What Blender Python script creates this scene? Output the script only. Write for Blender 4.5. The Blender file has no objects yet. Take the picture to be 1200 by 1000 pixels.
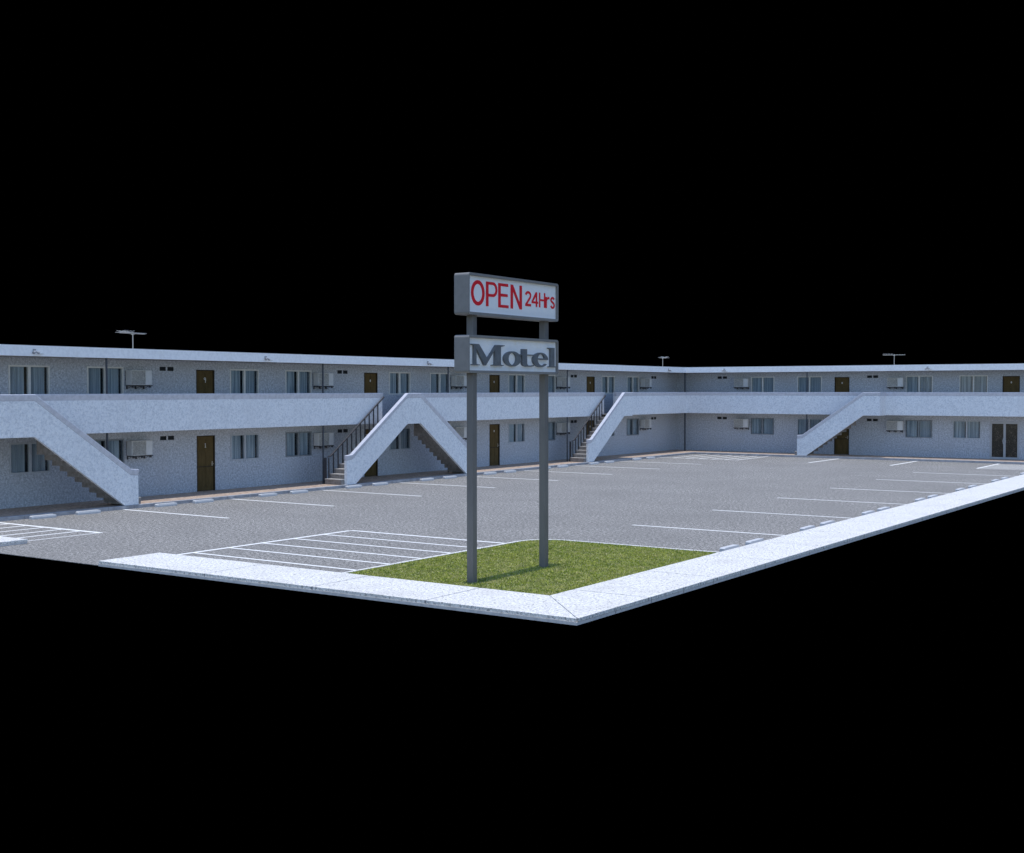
import bpy, math, random
from mathutils import Matrix, Vector
random.seed(7)
scene = bpy.context.scene
COL = scene.collection
R = math.radians

# ------------------------------------------------------------------ materials
def mat(name, color, rough=0.7, metallic=0.0, spec=0.5, layers=(), bump=None, alpha_rough=None):
    """layers: (scale, detail, color2, lo, hi, strength) colour variation; bump: (scale, strength, dist)"""
    m = bpy.data.materials.new(name); m.use_nodes = True
    nt = m.node_tree; N = nt.nodes; L = nt.links
    b = N['Principled BSDF']
    b.inputs['Roughness'].default_value = rough
    b.inputs['Metallic'].default_value = metallic
    b.inputs['Specular IOR Level'].default_value = spec
    b.inputs['Base Color'].default_value = (*color, 1)
    geo = N.new('ShaderNodeNewGeometry')
    cur = None
    for i, ly in enumerate(layers):
        scale, detail, c2, lo, hi, st = ly[:6]
        stretch = ly[6] if len(ly) > 6 else None
        rg = ly[7] if len(ly) > 7 else 0.65
        src = geo.outputs['Position']
        if stretch:
            mp = N.new('ShaderNodeMapping'); mp.inputs['Scale'].default_value = stretch
            L.new(src, mp.inputs['Vector']); src = mp.outputs['Vector']
        n = N.new('ShaderNodeTexNoise'); n.inputs['Scale'].default_value = scale; n.inputs['Detail'].default_value = detail
        n.inputs['Roughness'].default_value = rg
        L.new(src, n.inputs['Vector'])
        r = N.new('ShaderNodeMapRange'); r.inputs['From Min'].default_value = lo; r.inputs['From Max'].default_value = hi
        r.inputs['To Max'].default_value = st; r.clamp = True
        L.new(n.outputs['Fac'], r.inputs['Value'])
        mx = N.new('ShaderNodeMix'); mx.data_type = 'RGBA'
        L.new(r.outputs['Result'], mx.inputs['Factor'])
        if cur is None: mx.inputs['A'].default_value = (*color, 1)
        else: L.new(cur, mx.inputs['A'])
        mx.inputs['B'].default_value = (*c2, 1)
        cur = mx.outputs['Result']
    if cur is not None: L.new(cur, b.inputs['Base Color'])
    if bump:
        n = N.new('ShaderNodeTexNoise'); n.inputs['Scale'].default_value = bump[0]; n.inputs['Detail'].default_value = 3
        L.new(geo.outputs['Position'], n.inputs['Vector'])
        bp = N.new('ShaderNodeBump'); bp.inputs['Strength'].default_value = bump[1]; bp.inputs['Distance'].default_value = bump[2]
        L.new(n.outputs['Fac'], bp.inputs['Height']); L.new(bp.outputs['Normal'], b.inputs['Normal'])
    return m

M = {}
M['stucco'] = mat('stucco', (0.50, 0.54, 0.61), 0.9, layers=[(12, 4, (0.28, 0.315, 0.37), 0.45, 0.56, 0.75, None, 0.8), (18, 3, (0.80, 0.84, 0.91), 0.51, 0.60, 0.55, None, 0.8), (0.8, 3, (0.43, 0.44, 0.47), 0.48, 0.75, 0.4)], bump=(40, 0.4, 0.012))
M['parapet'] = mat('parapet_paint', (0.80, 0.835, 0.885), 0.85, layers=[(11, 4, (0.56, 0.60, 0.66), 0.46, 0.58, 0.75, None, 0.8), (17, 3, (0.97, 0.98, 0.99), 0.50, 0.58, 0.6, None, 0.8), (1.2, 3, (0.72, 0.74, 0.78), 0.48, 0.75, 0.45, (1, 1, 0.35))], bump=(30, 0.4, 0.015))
M['coping'] = mat('coping_paint', (0.60, 0.62, 0.70), 0.8, layers=[(8, 4, (0.48, 0.50, 0.57), 0.44, 0.6, 0.7)], bump=(30, 0.3, 0.01))
M['fascia'] = mat('fascia_paint', (0.90, 0.93, 0.97), 0.8, layers=[(9, 3, (0.78, 0.81, 0.86), 0.44, 0.6, 0.6), (2.0, 3, (0.74, 0.75, 0.76), 0.52, 0.8, 0.5)])
M['soffit'] = mat('soffit', (0.48, 0.44, 0.40), 0.9, layers=[(6, 4, (0.36, 0.34, 0.31), 0.4, 0.65, 0.7)])
M['asphalt'] = mat('asphalt', (0.190, 0.182, 0.171), 0.92, layers=[(11, 5, (0.03, 0.029, 0.028), 0.49, 0.545, 0.85, None, 1.0), (12, 5, (0.58, 0.56, 0.53), 0.50, 0.55, 0.85, None, 1.0), (0.35, 4, (0.165, 0.159, 0.15), 0.4, 0.7, 0.4)], bump=(40, 0.5, 0.01))
M['concrete'] = mat('sidewalk_concrete', (0.71, 0.70, 0.675), 0.9, layers=[(17, 4, (0.16, 0.16, 0.17), 0.51, 0.575, 0.85, None, 0.9), (19, 4, (0.95, 0.94, 0.92), 0.485, 0.56, 0.85, None, 0.9), (1.1, 4, (0.54, 0.53, 0.51), 0.50, 0.7, 0.45)], bump=(40, 0.3, 0.01))
M['joint'] = mat('joint_concrete', (0.30, 0.30, 0.315), 0.95, layers=[(7, 3, (0.20, 0.20, 0.21), 0.4, 0.6, 0.8)])
M['bed'] = mat('bed_concrete', (0.62, 0.62, 0.63), 0.95, layers=[(7, 3, (0.48, 0.48, 0.50), 0.45, 0.6, 0.7)])
M['kerb'] = mat('kerb_stone', (0.40, 0.41, 0.44), 0.9, layers=[(5, 3, (0.28, 0.28, 0.30), 0.4, 0.65, 0.8)])
M['walk'] = mat('walkway_tile', (0.45, 0.34, 0.265), 0.9, layers=[(5, 5, (0.25, 0.18, 0.14), 0.49, 0.58, 0.85, None, 0.9), (8, 4, (0.72, 0.60, 0.48), 0.52, 0.60, 0.7, None, 0.8)])
M['paint'] = mat('marking_paint', (0.90, 0.90, 0.88), 0.75, layers=[(8, 4, (0.48, 0.48, 0.48), 0.57, 0.74, 0.6)])
M['stop'] = mat('wheel_stop_concrete', (0.58, 0.595, 0.62), 0.85, layers=[(14, 3, (0.46, 0.47, 0.50), 0.5, 0.7, 0.6)])
M['step'] = mat('stair_concrete', (0.30, 0.275, 0.26), 0.9, layers=[(7, 3, (0.19, 0.17, 0.16), 0.4, 0.62, 0.8)])
M['tread'] = mat('tread_concrete', (0.50, 0.48, 0.46), 0.85, layers=[(9, 3, (0.36, 0.34, 0.33), 0.4, 0.65, 0.7)])
M['iron'] = mat('painted_iron', (0.028, 0.030, 0.038), 0.65, 0.0, layers=[(6, 2, (0.05, 0.04, 0.038), 0.45, 0.65, 0.6)])
M['pipe'] = mat('post_steel', (0.055, 0.065, 0.085), 0.6, 0.1, layers=[(5, 2, (0.04, 0.05, 0.065), 0.45, 0.65, 0.6)])
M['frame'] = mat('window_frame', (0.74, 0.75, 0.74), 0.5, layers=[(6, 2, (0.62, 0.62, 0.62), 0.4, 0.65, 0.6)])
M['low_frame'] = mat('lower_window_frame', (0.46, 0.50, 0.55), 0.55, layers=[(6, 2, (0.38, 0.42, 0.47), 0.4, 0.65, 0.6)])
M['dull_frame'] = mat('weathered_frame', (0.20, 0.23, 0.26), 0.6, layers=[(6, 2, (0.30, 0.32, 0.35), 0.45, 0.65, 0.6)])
M['curtain'] = mat('curtain', (0.70, 0.74, 0.76), 0.9, layers=[(9.0, 2, (0.34, 0.39, 0.43), 0.44, 0.56, 0.85, (1, 1, 0.03)), (3.0, 1, (0.46, 0.50, 0.54), 0.45, 0.6, 0.6, (1, 1, 0.03))])
M['inside'] = mat('room_dark', (0.035, 0.045, 0.055), 0.9, layers=[(4, 2, (0.02, 0.025, 0.03), 0.4, 0.6, 0.8)])  # near-black colour standing in for the darkness of unlit rooms
M['door'] = mat('door_paint', (0.115, 0.078, 0.030), 0.7, spec=0.2, layers=[(7, 3, (0.08, 0.055, 0.02), 0.4, 0.65, 0.8, (1, 1, 0.3))])
M['doorframe'] = mat('door_frame', (0.055, 0.042, 0.026), 0.7, spec=0.2, layers=[(7, 3, (0.035, 0.028, 0.02), 0.4, 0.65, 0.8)])
M['brass'] = mat('handle_metal', (0.5, 0.45, 0.36), 0.35, 0.8, layers=[(12, 2, (0.36, 0.33, 0.28), 0.4, 0.65, 0.6)])
M['plate'] = mat('number_plate', (0.62, 0.6, 0.57), 0.5, layers=[(14, 2, (0.48, 0.46, 0.43), 0.4, 0.65, 0.6)])
M['speckle_panel'] = mat('dark_speckle', (0.016, 0.015, 0.015), 0.8, layers=[(3.5, 5, (0.16, 0.135, 0.12), 0.525, 0.56, 0.9, None, 0.95), (6, 5, (0.004, 0.004, 0.006), 0.50, 0.54, 0.9, None, 0.95)])  # near-black with random brown speckle, for the panel behind the door glass
M['vent'] = mat('vent_metal', (0.035, 0.045, 0.055), 0.6, 0.2, layers=[(18, 2, (0.07, 0.08, 0.1), 0.45, 0.65, 0.6)])
M['acbody'] = mat('ac_enamel', (0.66, 0.68, 0.70), 0.5, layers=[(5, 3, (0.56, 0.58, 0.60), 0.45, 0.7, 0.6)])
M['acgrille'] = mat('ac_grille', (0.62, 0.63, 0.62), 0.5, layers=[(16, 3, (0.45, 0.45, 0.44), 0.45, 0.65, 0.8)])
M['acdark'] = mat('ac_coil', (0.36, 0.365, 0.36), 0.6, 0.1, layers=[(14, 3, (0.20, 0.20, 0.20), 0.50, 0.60, 0.8), (17, 2, (0.60, 0.60, 0.58), 0.52, 0.62, 0.7)])
M['bracket'] = mat('bracket_steel', (0.06, 0.065, 0.075), 0.6, 0.3, layers=[(12, 2, (0.13, 0.09, 0.07), 0.5, 0.7, 0.6)])
M['alu'] = mat('aluminium', (0.55, 0.55, 0.54), 0.4, 0.6, layers=[(12, 2, (0.42, 0.42, 0.41), 0.4, 0.65, 0.6)])
M['silver'] = mat('door_aluminium', (0.44, 0.46, 0.50), 0.45, 0.1, layers=[(12, 2, (0.38, 0.40, 0.44), 0.4, 0.65, 0.6)])
M['signframe'] = mat('sign_frame_paint', (0.245, 0.24, 0.235), 0.6, 0.0, layers=[(7, 3, (0.21, 0.207, 0.203), 0.4, 0.65, 0.7)])
M['signpost'] = mat('sign_post_paint', (0.165, 0.16, 0.155), 0.6, 0.0, layers=[(7, 3, (0.135, 0.13, 0.127), 0.4, 0.65, 0.7, (1, 1, 0.2))])
M['signface'] = mat('sign_face', (0.97, 0.97, 0.97), 0.5, layers=[(6, 3, (0.90, 0.92, 0.95), 0.45, 0.7, 0.6)])
M['signface_old'] = mat('sign_face_stained', (0.97, 0.97, 0.97), 0.5, layers=[(3, 4, (0.84, 0.86, 0.89), 0.42, 0.7, 0.7), (5, 4, (0.86, 0.81, 0.70), 0.53, 0.72, 0.6, (1, 1, 2.5))])
M['red'] = mat('red_lettering', (0.86, 0.025, 0.04), 0.6, spec=0.2, layers=[(14, 2, (0.70, 0.025, 0.035), 0.4, 0.65, 0.6)])
M['letter'] = mat('grey_lettering', (0.17, 0.185, 0.20), 0.55, 0.1, layers=[(9, 3, (0.12, 0.13, 0.145), 0.4, 0.65, 0.7)])
M['lampgrey'] = mat('lamp_housing', (0.36, 0.38, 0.42), 0.5, 0.1, layers=[(12, 2, (0.26, 0.28, 0.31), 0.4, 0.65, 0.6)])
M['soil'] = mat('lawn_soil', (0.19, 0.21, 0.05), 0.95, layers=[(9, 4, (0.26, 0.24, 0.10), 0.45, 0.62, 0.8), (28, 2, (0.09, 0.12, 0.03), 0.5, 0.62, 0.7)])
M['grass'] = mat('grass', (0.38, 0.43, 0.055), 0.75, spec=0.2, layers=[(8, 4, (0.12, 0.19, 0.018), 0.49, 0.56, 0.9), (2.2, 8, (0.74, 0.62, 0.30), 0.52, 0.585, 0.8, None, 0.95), (0.9, 3, (0.50, 0.49, 0.10), 0.45, 0.7, 0.5), (24, 1, (0.80, 0.74, 0.45), 0.59, 0.66, 0.8)])

def glass(name, tint, rough=0.08):
    m = bpy.data.materials.new(name); m.use_nodes = True
    nt = m.node_tree; N = nt.nodes; L = nt.links
    N.remove(N['Principled BSDF'])
    tr = N.new('ShaderNodeBsdfTransparent'); tr.inputs['Color'].default_value = (*tint, 1)
    gl = N.new('ShaderNodeBsdfGlossy'); gl.inputs['Roughness'].default_value = rough
    n = N.new('ShaderNodeTexNoise'); n.inputs['Scale'].default_value = 1.3
    bp = N.new('ShaderNodeBump'); bp.inputs['Strength'].default_value = 0.05; L.new(n.outputs['Fac'], bp.inputs['Height']); L.new(bp.outputs['Normal'], gl.inputs['Normal'])
    fr = N.new('ShaderNodeFresnel'); fr.inputs['IOR'].default_value = 1.5
    mx = N.new('ShaderNodeMixShader')
    gg = N.new('ShaderNodeNewGeometry'); sb_ = N.new('ShaderNodeMath'); sb_.operation = 'SUBTRACT'; sb_.inputs[0].default_value = 1.0; L.new(gg.outputs['Backfacing'], sb_.inputs[1])
    mu = N.new('ShaderNodeMath'); mu.operation = 'MULTIPLY'; L.new(fr.outputs['Fac'], mu.inputs[0]); L.new(sb_.outputs['Value'], mu.inputs[1])
    L.new(mu.outputs['Value'], mx.inputs['Fac']); L.new(tr.outputs['BSDF'], mx.inputs[1]); L.new(gl.outputs['BSDF'], mx.inputs[2])
    L.new(mx.outputs['Shader'], N['Material Output'].inputs['Surface'])
    return m
M['glass'] = glass('window_glass', (0.84, 0.88, 0.91))
M['doorglass'] = glass('smoked_glass', (0.8, 0.8, 0.8), 0.15)

# ------------------------------------------------------------------ mesh builder
class MB:
    def __init__(self): self.v = []; self.f = []
    def add(self, vs, fs):
        o = len(self.v); self.v += [tuple(p) for p in vs]; self.f += [tuple(i + o for i in f) for f in fs]
    def box(self, x0, x1, y0, y1, z0, z1):
        vs = [(x0, y0, z0), (x1, y0, z0), (x1, y1, z0), (x0, y1, z0), (x0, y0, z1), (x1, y0, z1), (x1, y1, z1), (x0, y1, z1)]
        self.add(vs, [(0, 3, 2, 1), (4, 5, 6, 7), (0, 1, 5, 4), (1, 2, 6, 5), (2, 3, 7, 6), (3, 0, 4, 7)]); return self
    def prism(self, poly, a0, a1, axis='z'):
        """poly 2D; axis z: (x,y); axis x: (y,z); axis y: (x,z)"""
        def P(p, a):
            return (p[0], p[1], a) if axis == 'z' else ((a, p[0], p[1]) if axis == 'x' else (p[0], a, p[1]))
        area = sum(poly[i][0] * poly[(i + 1) % len(poly)][1] - poly[(i + 1) % len(poly)][0] * poly[i][1] for i in range(len(poly)))
        if area < 0: poly = poly[::-1]
        n = len(poly)
        vs = [P(p, a0) for p in poly] + [P(p, a1) for p in poly]
        fs = [tuple(range(n))[::-1], tuple(range(n, 2 * n))] + [(i, (i + 1) % n, n + (i + 1) % n, n + i) for i in range(n)]
        if axis == 'y': fs = [f[::-1] for f in fs]
        self.add(vs, fs); return self
    def tube(self, p0, p1, r, seg=10, r1=None):
        p0 = Vector(p0); p1 = Vector(p1); d = (p1 - p0).normalized()
        u = d.orthogonal().normalized(); w = d.cross(u); r1 = r if r1 is None else r1
        vs = []
        for p, rr in ((p0, r), (p1, r1)):
            for k in range(seg):
                a = 2 * math.pi * k / seg; vs.append(p + u * (math.cos(a) * rr) + w * (math.sin(a) * rr))
        fs = [(k, (k + 1) % seg, seg + (k + 1) % seg, seg + k) for k in range(seg)] + [tuple(range(seg))[::-1], tuple(range(seg, 2 * seg))]
        self.add(vs, fs); return self
    def build(self, name, m, parent=None, bevel=0, smooth=False, T=None, local=None):
        """T: function mapping (n,s,z) tuples to world"""
        vs = [T(*p) for p in self.v] if T else self.v
        me = bpy.data.meshes.new(name); me.from_pydata(vs, [], self.f); me.validate()
        if smooth:
            for p in me.polygons: p.use_smooth = True
        me.materials.append(M[m] if isinstance(m, str) else m)
        o = bpy.data.objects.new(name, me); COL.objects.link(o)
        if parent: o.parent = parent
        if bevel:
            b = o.modifiers.new('bevel', 'BEVEL'); b.width = bevel; b.segments = 2; b.limit_method = 'ANGLE'
        return o

def tag(o, label=None, cat=None, group=None, kind=None):
    if label: o['label'] = label
    if cat: o['category'] = cat
    if group: o['group'] = group
    if kind: o['kind'] = kind
    return o
def empty(name, loc=(0, 0, 0), rz=0, parent=None):
    o = bpy.data.objects.new(name, None); COL.objects.link(o); o.location = loc; o.rotation_euler = (0, 0, rz)
    o.empty_display_size = 0.3
    if parent: o.parent = parent
    return o
def children(o): return [c for c in bpy.data.objects if c.parent == o]
def copy_tree(o, parent=None):
    kids = children(o)
    c = o.copy(); COL.objects.link(c); c.parent = parent
    for ch in kids: copy_tree(ch, c)
    return c

# wing frames: n = outward from the wall, s = along the wall
TL = lambda n, s, z: (n, s, z)
TR = lambda n, s, z: (s, -n, z)
def place(o, wing, n, s, z):
    o.location = (TL if wing == 'L' else TR)(n, s, z)
    o.rotation_euler = (0, 0, 0 if wing == 'L' else -math.pi / 2)

# ------------------------------------------------------------------ ground
YF = -52.5
tag(MB().box(2.36, 24.5, YF, -2.36, -0.012, 0.0).build('asphalt_ground', 'asphalt'), 'grey speckled asphalt of the motel car park', None, kind='structure')
# walkway along both wings + kerb
WK = [(-6, YF), (2.2, YF), (2.2, -2.2), (24.55, -2.2), (24.55, 6), (-6, 6)]
tag(MB().prism(WK, -0.10, 0.11).build('walkway', 'walk'), 'tan walkway along the motel wings', None, kind='structure')
kb = MB()
y = YF
while y < -2.36:
    y2 = min(y + 1.0, -2.2); kb.box(2.203, 2.36, y + 0.004, y2 - 0.004, -0.10, 0.114); y = y + 1.0
x = 2.37
while x < 24.5:
    x2 = min(x + 1.0, 24.55); kb.box(x + 0.004, x2 - 0.004, -2.36, -2.203, -0.10, 0.114); x += 1.0
tag(kb.build('kerb', 'kerb', bevel=0.012), 'grey stone kerb edging the walkway', None, kind='structure')

# sidewalk (slabs over a base)
sw = MB(); g = 0.019
X0, X1, Y0, Y1 = 22.99, 24.58, -50.91, -52.57
xs = [12.42, 15.76, 18.72, 21.44]
for a, b in zip(xs, xs[1:]): sw.box(a + (g if a > 12.5 else 0), b - g, Y1, Y0, 0.05, 0.113)
sw.prism([(21.44 + g, Y1), (X1 - 0.012, Y1), (X0 - 0.006, Y0), (21.44 + g, Y0)], 0.05, 0.113)
sw.prism([(X1, Y1 + 0.012), (X1, -50.1 - g), (X0, -50.1 - g), (X0, Y0 + 0.012)], 0.05, 0.113)
ys = [-50.1, -47.21, -44.24]
while ys[-1] < -5.5: ys.append(ys[-1] + 2.97)
ys.append(-2.37)
for a, b in zip(ys, ys[1:]): sw.box(X0, X1, a + g, b - g, 0.05, 0.113)
sw.box(0.2, 4.7, Y1, Y0 - 0.14, 0.05, 0.113); sw.box(4.72, 7.66, Y1, Y0 - 0.14, 0.05, 0.113)
jt = MB()
for a in xs[1:]: jt.box(a - 0.0185, a + 0.0185, Y1 + 0.002, Y0 - 0.002, 0.0485, 0.106)
for a in ys[:-1]: jt.box(X0 + 0.002, X1 - 0.002, a - 0.0185, a + 0.0185, 0.0485, 0.106)
k_ = -51.3
while k_ < -4: jt.box(X1 - 0.001, X1 + 0.0015, k_ - 0.008, k_ + 0.008, 0.002, 0.108); k_ += 1.3
tag(jt.build('sidewalk_joints', 'joint'), 'dark filler in the joints between the sidewalk slabs', None, kind='structure')
tag(sw.build('sidewalk', 'concrete', bevel=0.006), 'pale concrete sidewalk wrapping the corner of the lot', None, kind='structure')
sb = MB()
sb.prism([(12.425, Y1 - 0.012), (X1 - 0.005, Y1 - 0.012), (X1 - 0.005, -2.37), (X0 + 0.01, -2.37), (X0 + 0.01, Y0 - 0.01), (12.425, Y0 - 0.01)], -0.004, 0.048)
sb.prism([(0.2, Y1 - 0.012), (7.655, Y1 - 0.012), (7.655, Y0 - 0.15), (0.2, Y0 - 0.15)], 0.004, 0.048)
tag(sb.build('sidewalk_base', 'bed'), 'darker concrete bed under the sidewalk', None, kind='structure')

# parking markings, one sheet 4 mm up
mk = MB(); ZM = 0.004
def stripe(x0, x1, y0, y1): mk.add([(x0, y0, ZM), (x1, y0, ZM), (x1, y1, ZM), (x0, y1, ZM)], [(0, 1, 2, 3)])
def hatch(x0, x1, y0, y1, along, pos, w=0.075, edges=''):
    e = 0.065
    if 'S' in edges: stripe(x0, x1, y0 - e, y0 + e)
    if 'N' in edges: stripe(x0, x1, y1 - e, y1 + e)
    ya = y0 + (e if 'S' in edges else 0); yb = y1 - (e if 'N' in edges else 0)
    if 'W' in edges: stripe(x0 - e, x0 + e, ya, yb)
    if 'E' in edges: stripe(x1 - e, x1 + e, ya, yb)
    xa = x0 + (e if 'W' in edges else 0); xb = x1 - (e if 'E' in edges else 0)
    for p in pos:
        if along == 'X': stripe(xa, xb, p - w / 2, p + w / 2)
        else: stripe(p - w / 2, p + w / 2, ya, yb)
for k in range(8): 
    yy = -43.95 + 4.635 * k
    if yy < -9: stripe(2.4, 7.2, yy - 0.065, yy + 0.065)
stripe(2.4, 7.25, -48.62, -48.46)
for px in (2.4, 3.2, 4.0, 4.82, 5.64, 6.42): stripe(px - 0.055, px + 0.055, -50.9, -48.63)
stripe(7.16, 7.23, -50.9, -48.63)
for yy in (-38.85, -33.55, -28.15, -22.85, -17.2, -11.8): stripe(18.1, 22.9, yy - 0.06, yy + 0.06)
hatch(12.42, 17.70, -50.88, -44.35, 'X', [-49.92, -48.81, -47.70, -46.58, -45.47], 0.10, 'NW')
hatch(2.42, 7.1, -6.91, -2.45, 'Y', [3.25, 4.05, 4.85, 5.63, 6.4], 0.12, 'SE')
hatch(19.8, 22.9, -7.1, -2.45, 'X', [-3.3, -4.1, -4.85, -5.6, -6.35], 0.20, 'SW')
for px in (11.28, 15.58): stripe(px - 0.075, px + 0.075, -7.1, -2.45)
tag(mk.build('parking_markings', 'paint'), 'white painted stall lines and hatching on the asphalt', None, kind='structure')

# lawn: soil bed, kerb edging, blades
def lawn_outline(x0, x1, y0, y1, r, seg=12):
    pts = [(x1, y0), (x1, y1)]
    for k in range(seg + 1):
        a = math.pi / 2 + (math.pi / 2) * k / seg
        pts.append((x0 + r + r * math.cos(a), y1 - r + r * math.sin(a)))
    pts.append((x0, y0)); return pts
LX0, LX1, LY0, LY1 = 17.92, 22.985, -50.905, -43.5
tag(MB().prism(lawn_outline(LX0, LX1, LY0, LY1, 0.85), 0.001, 0.066).build('lawn_soil', 'soil'), 'soil bed of the small corner lawn', None, kind='structure')
outer = lawn_outline(LX0 - 0.11, LX1, LY0, LY1 + 0.11, 0.96); inner = lawn_outline(LX0 + 0.002, LX1, LY0, LY1 - 0.002, 0.852)
ed = MB()
for i in range(1, len(outer) - 1):
    a, b, c, d = outer[i], outer[i + 1], inner[i + 1], inner[i]
    ed.add([(*a, 0.003), (*b, 0.003), (*c, 0.003), (*d, 0.003), (*a, 0.078), (*b, 0.078), (*c, 0.078), (*d, 0.078)],
           [(4, 7, 6, 5), (0, 4, 5, 1), (2, 6, 7, 3)] + ([(0, 3, 7, 4)] if i == 1 else []))
tag(ed.build('lawn_edging', 'concrete'), 'thin white kerb edging with a rounded corner round the lawn', None, kind='structure')
gv, gf = [], []
rnd = random.random
for i in range(62000):
    x = LX0 + 0.02 + rnd() * (LX1 - LX0 - 0.03); y = LY0 + 0.01 + rnd() * (LY1 - LY0 - 0.03)
    if x < LX0 + 0.85 and y > LY1 - 0.85 and (x - LX0 - 0.85) ** 2 + (y - LY1 + 0.85) ** 2 > 0.83 ** 2: continue
    h = 0.015 + 0.028 * rnd(); w = 0.006 + 0.006 * rnd(); a = rnd() * 6.283; l = 0.035 * rnd(); b = rnd() * 6.283
    cx, cy = math.cos(a) * w, math.sin(a) * w; k = len(gv)
    gv += [(x - cx, y - cy, 0.063), (x + cx, y + cy, 0.063), (x + math.cos(b) * l, y + math.sin(b) * l, 0.063 + h)]
    gf.append((k, k + 1, k + 2))
me = bpy.data.meshes.new('lawn_grass'); me.from_pydata(gv, [], gf); me.materials.append(M['grass'])
o = bpy.data.objects.new('lawn_grass', me); COL.objects.link(o)
tag(o, 'short green grass with straw-coloured flecks on the corner lawn', 'grass', kind='stuff')

# ------------------------------------------------------------------ motel building
B = empty('motel_building', (0, 0, 0))
tag(B, 'L-shaped two-storey pale blue-grey motel with outside stairs and brown doors', 'motel')
P = 9.2742; D0 = -38.781; DR = 10.12; PR = 9.25
ZW = 0.11; Z2 = 2.53
openings = {'L': [], 'R': []}
items = []      # (kind, wing, s, floor)
def sR(k, o, w): return DR + PR * k + PR + 0.878 - o - w      # mirrored position on right wing
for k in (-1, 0, 1, 2, 3):
    b = D0 + P * k
    for fl in (0, 1):
        if k < 3:
            if True: items.append(('door', 'L', b, fl))
        if k == 3: items.append(('door', 'L', b, fl))
        items.append(('A', 'L', b + 1.638, fl)); items.append(('B', 'L', b + 4.556, fl))
        items.append(('vent', 'L', b + 7.60, fl)); items.append(('ac', 'L', b + 6.09, fl))
# drop what would stand past the wing's corner and outside the frame
items = [it for it in items if not (it[1] == 'L' and it[2] < YF + 0.3)]
for fl in (0, 1):
    items.append(('vent', 'R', sR(-1, 7.597, 0.63), fl)); items.append(('ac', 'R', sR(-1, 6.09, 0.90), fl))
    items.append(('B', 'R', sR(-1, 4.556, 1.478), fl)); items.append(('A', 'R', sR(-1, 1.638, 1.487), fl))
    items.append(('door', 'R', DR, fl)); items.append(('vent', 'R', sR(0, 7.597, 0.63), fl)); items.append(('ac', 'R', sR(0, 6.09, 0.90), fl))
    items.append(('B', 'R', sR(0, 4.556, 1.478), fl))
items.append(('A', 'R', sR(0, 1.638, 1.487), 1)); items.append(('A', 'R', 16.79, 0)); items.append(('door', 'R', DR + PR, 1)); items.append(('double', 'R', 18.74, 0))
WZ = {0: (1.17, 2.16), 1: (3.63, 4.62)}
for kind, wg, s, fl in items:
    if kind in 'AB':
        w = 1.487 if kind == 'A' else 1.478; openings[wg].append((s + 0.02, s + w - 0.02, WZ[fl][0] + 0.02, WZ[fl][1] - 0.02))
    elif kind == 'door':
        z0 = ZW if fl == 0 else Z2; openings[wg].append((s, s + 0.878, z0, z0 + 2.045))
    elif kind == 'vent':
        zc = 2.05 if fl == 0 else 4.51; openings[wg].append((s, s + 0.28, zc, zc + 0.145)); openings[wg].append((s + 0.35, s + 0.63, zc, zc + 0.145))
    elif kind == 'double': openings[wg].append((s, s + 1.52, ZW, 2.14))
def wall_mesh(ops, s0, s1, z0, z1, n0=-0.15, n1=0.0):
    ss = sorted({s0, s1} | {v for o in ops for v in o[:2]}); zs = sorted({z0, z1} | {v for o in ops for v in o[2:]})
    solid = {}
    for i in range(len(ss) - 1):
        for j in range(len(zs) - 1):
            cs, cz = (ss[i] + ss[i + 1]) / 2, (zs[j] + zs[j + 1]) / 2
            solid[i, j] = not any(o[0] < cs < o[1] and o[2] < cz < o[3] for o in ops)
    mb = MB(); idx = {}
    def V(n, i, j):
        key = (n, i, j)
        if key not in idx: idx[key] = len(mb.v); mb.v.append((n, ss[i], zs[j]))
        return idx[key]
    for (i, j), sd in solid.items():
        if not sd: continue
        mb.f.append((V(n1, i, j), V(n1, i + 1, j), V(n1, i + 1, j + 1), V(n1, i, j + 1)))
        mb.f.append((V(n0, i, j), V(n0, i, j + 1), V(n0, i + 1, j + 1), V(n0, i + 1, j)))
        if not solid.get((i - 1, j)): mb.f.append((V(n0, i, j), V(n1, i, j), V(n1, i, j + 1), V(n0, i, j + 1)))
        if not solid.get((i + 1, j)): mb.f.append((V(n1, i + 1, j), V(n0, i + 1, j), V(n0, i + 1, j + 1), V(n1, i + 1, j + 1)))
        if not solid.get((i, j - 1)): mb.f.append((V(n0, i, j), V(n0, i + 1, j), V(n1, i + 1, j), V(n1, i, j)))
        if not solid.get((i, j + 1)): mb.f.append((V(n0, i, j + 1), V(n1, i, j + 1), V(n1, i + 1, j + 1), V(n0, i + 1, j + 1)))
    return mb
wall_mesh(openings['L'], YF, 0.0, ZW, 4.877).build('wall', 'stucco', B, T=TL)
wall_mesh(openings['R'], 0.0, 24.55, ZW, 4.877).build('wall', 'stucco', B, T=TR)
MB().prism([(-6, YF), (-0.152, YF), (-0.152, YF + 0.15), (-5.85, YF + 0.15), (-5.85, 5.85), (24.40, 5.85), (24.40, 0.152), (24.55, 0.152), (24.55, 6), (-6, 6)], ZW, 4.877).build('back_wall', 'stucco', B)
# floor between storeys inside (keeps the rooms dark) and balcony slab
MB().prism([(-5.84, YF + 0.16), (-0.155, YF + 0.16), (-0.155, 0.155), (24.39, 0.155), (24.39, 5.84), (-5.84, 5.84)], 2.40, 2.52).build('floor_slab', 'inside', B)
MB().prism([(0.002, YF), (1.188, YF), (1.188, -1.188), (24.55, -1.188), (24.55, -0.002), (0.002, -0.002)], 2.434, Z2).build('balcony_slab', 'soffit', B)
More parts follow.
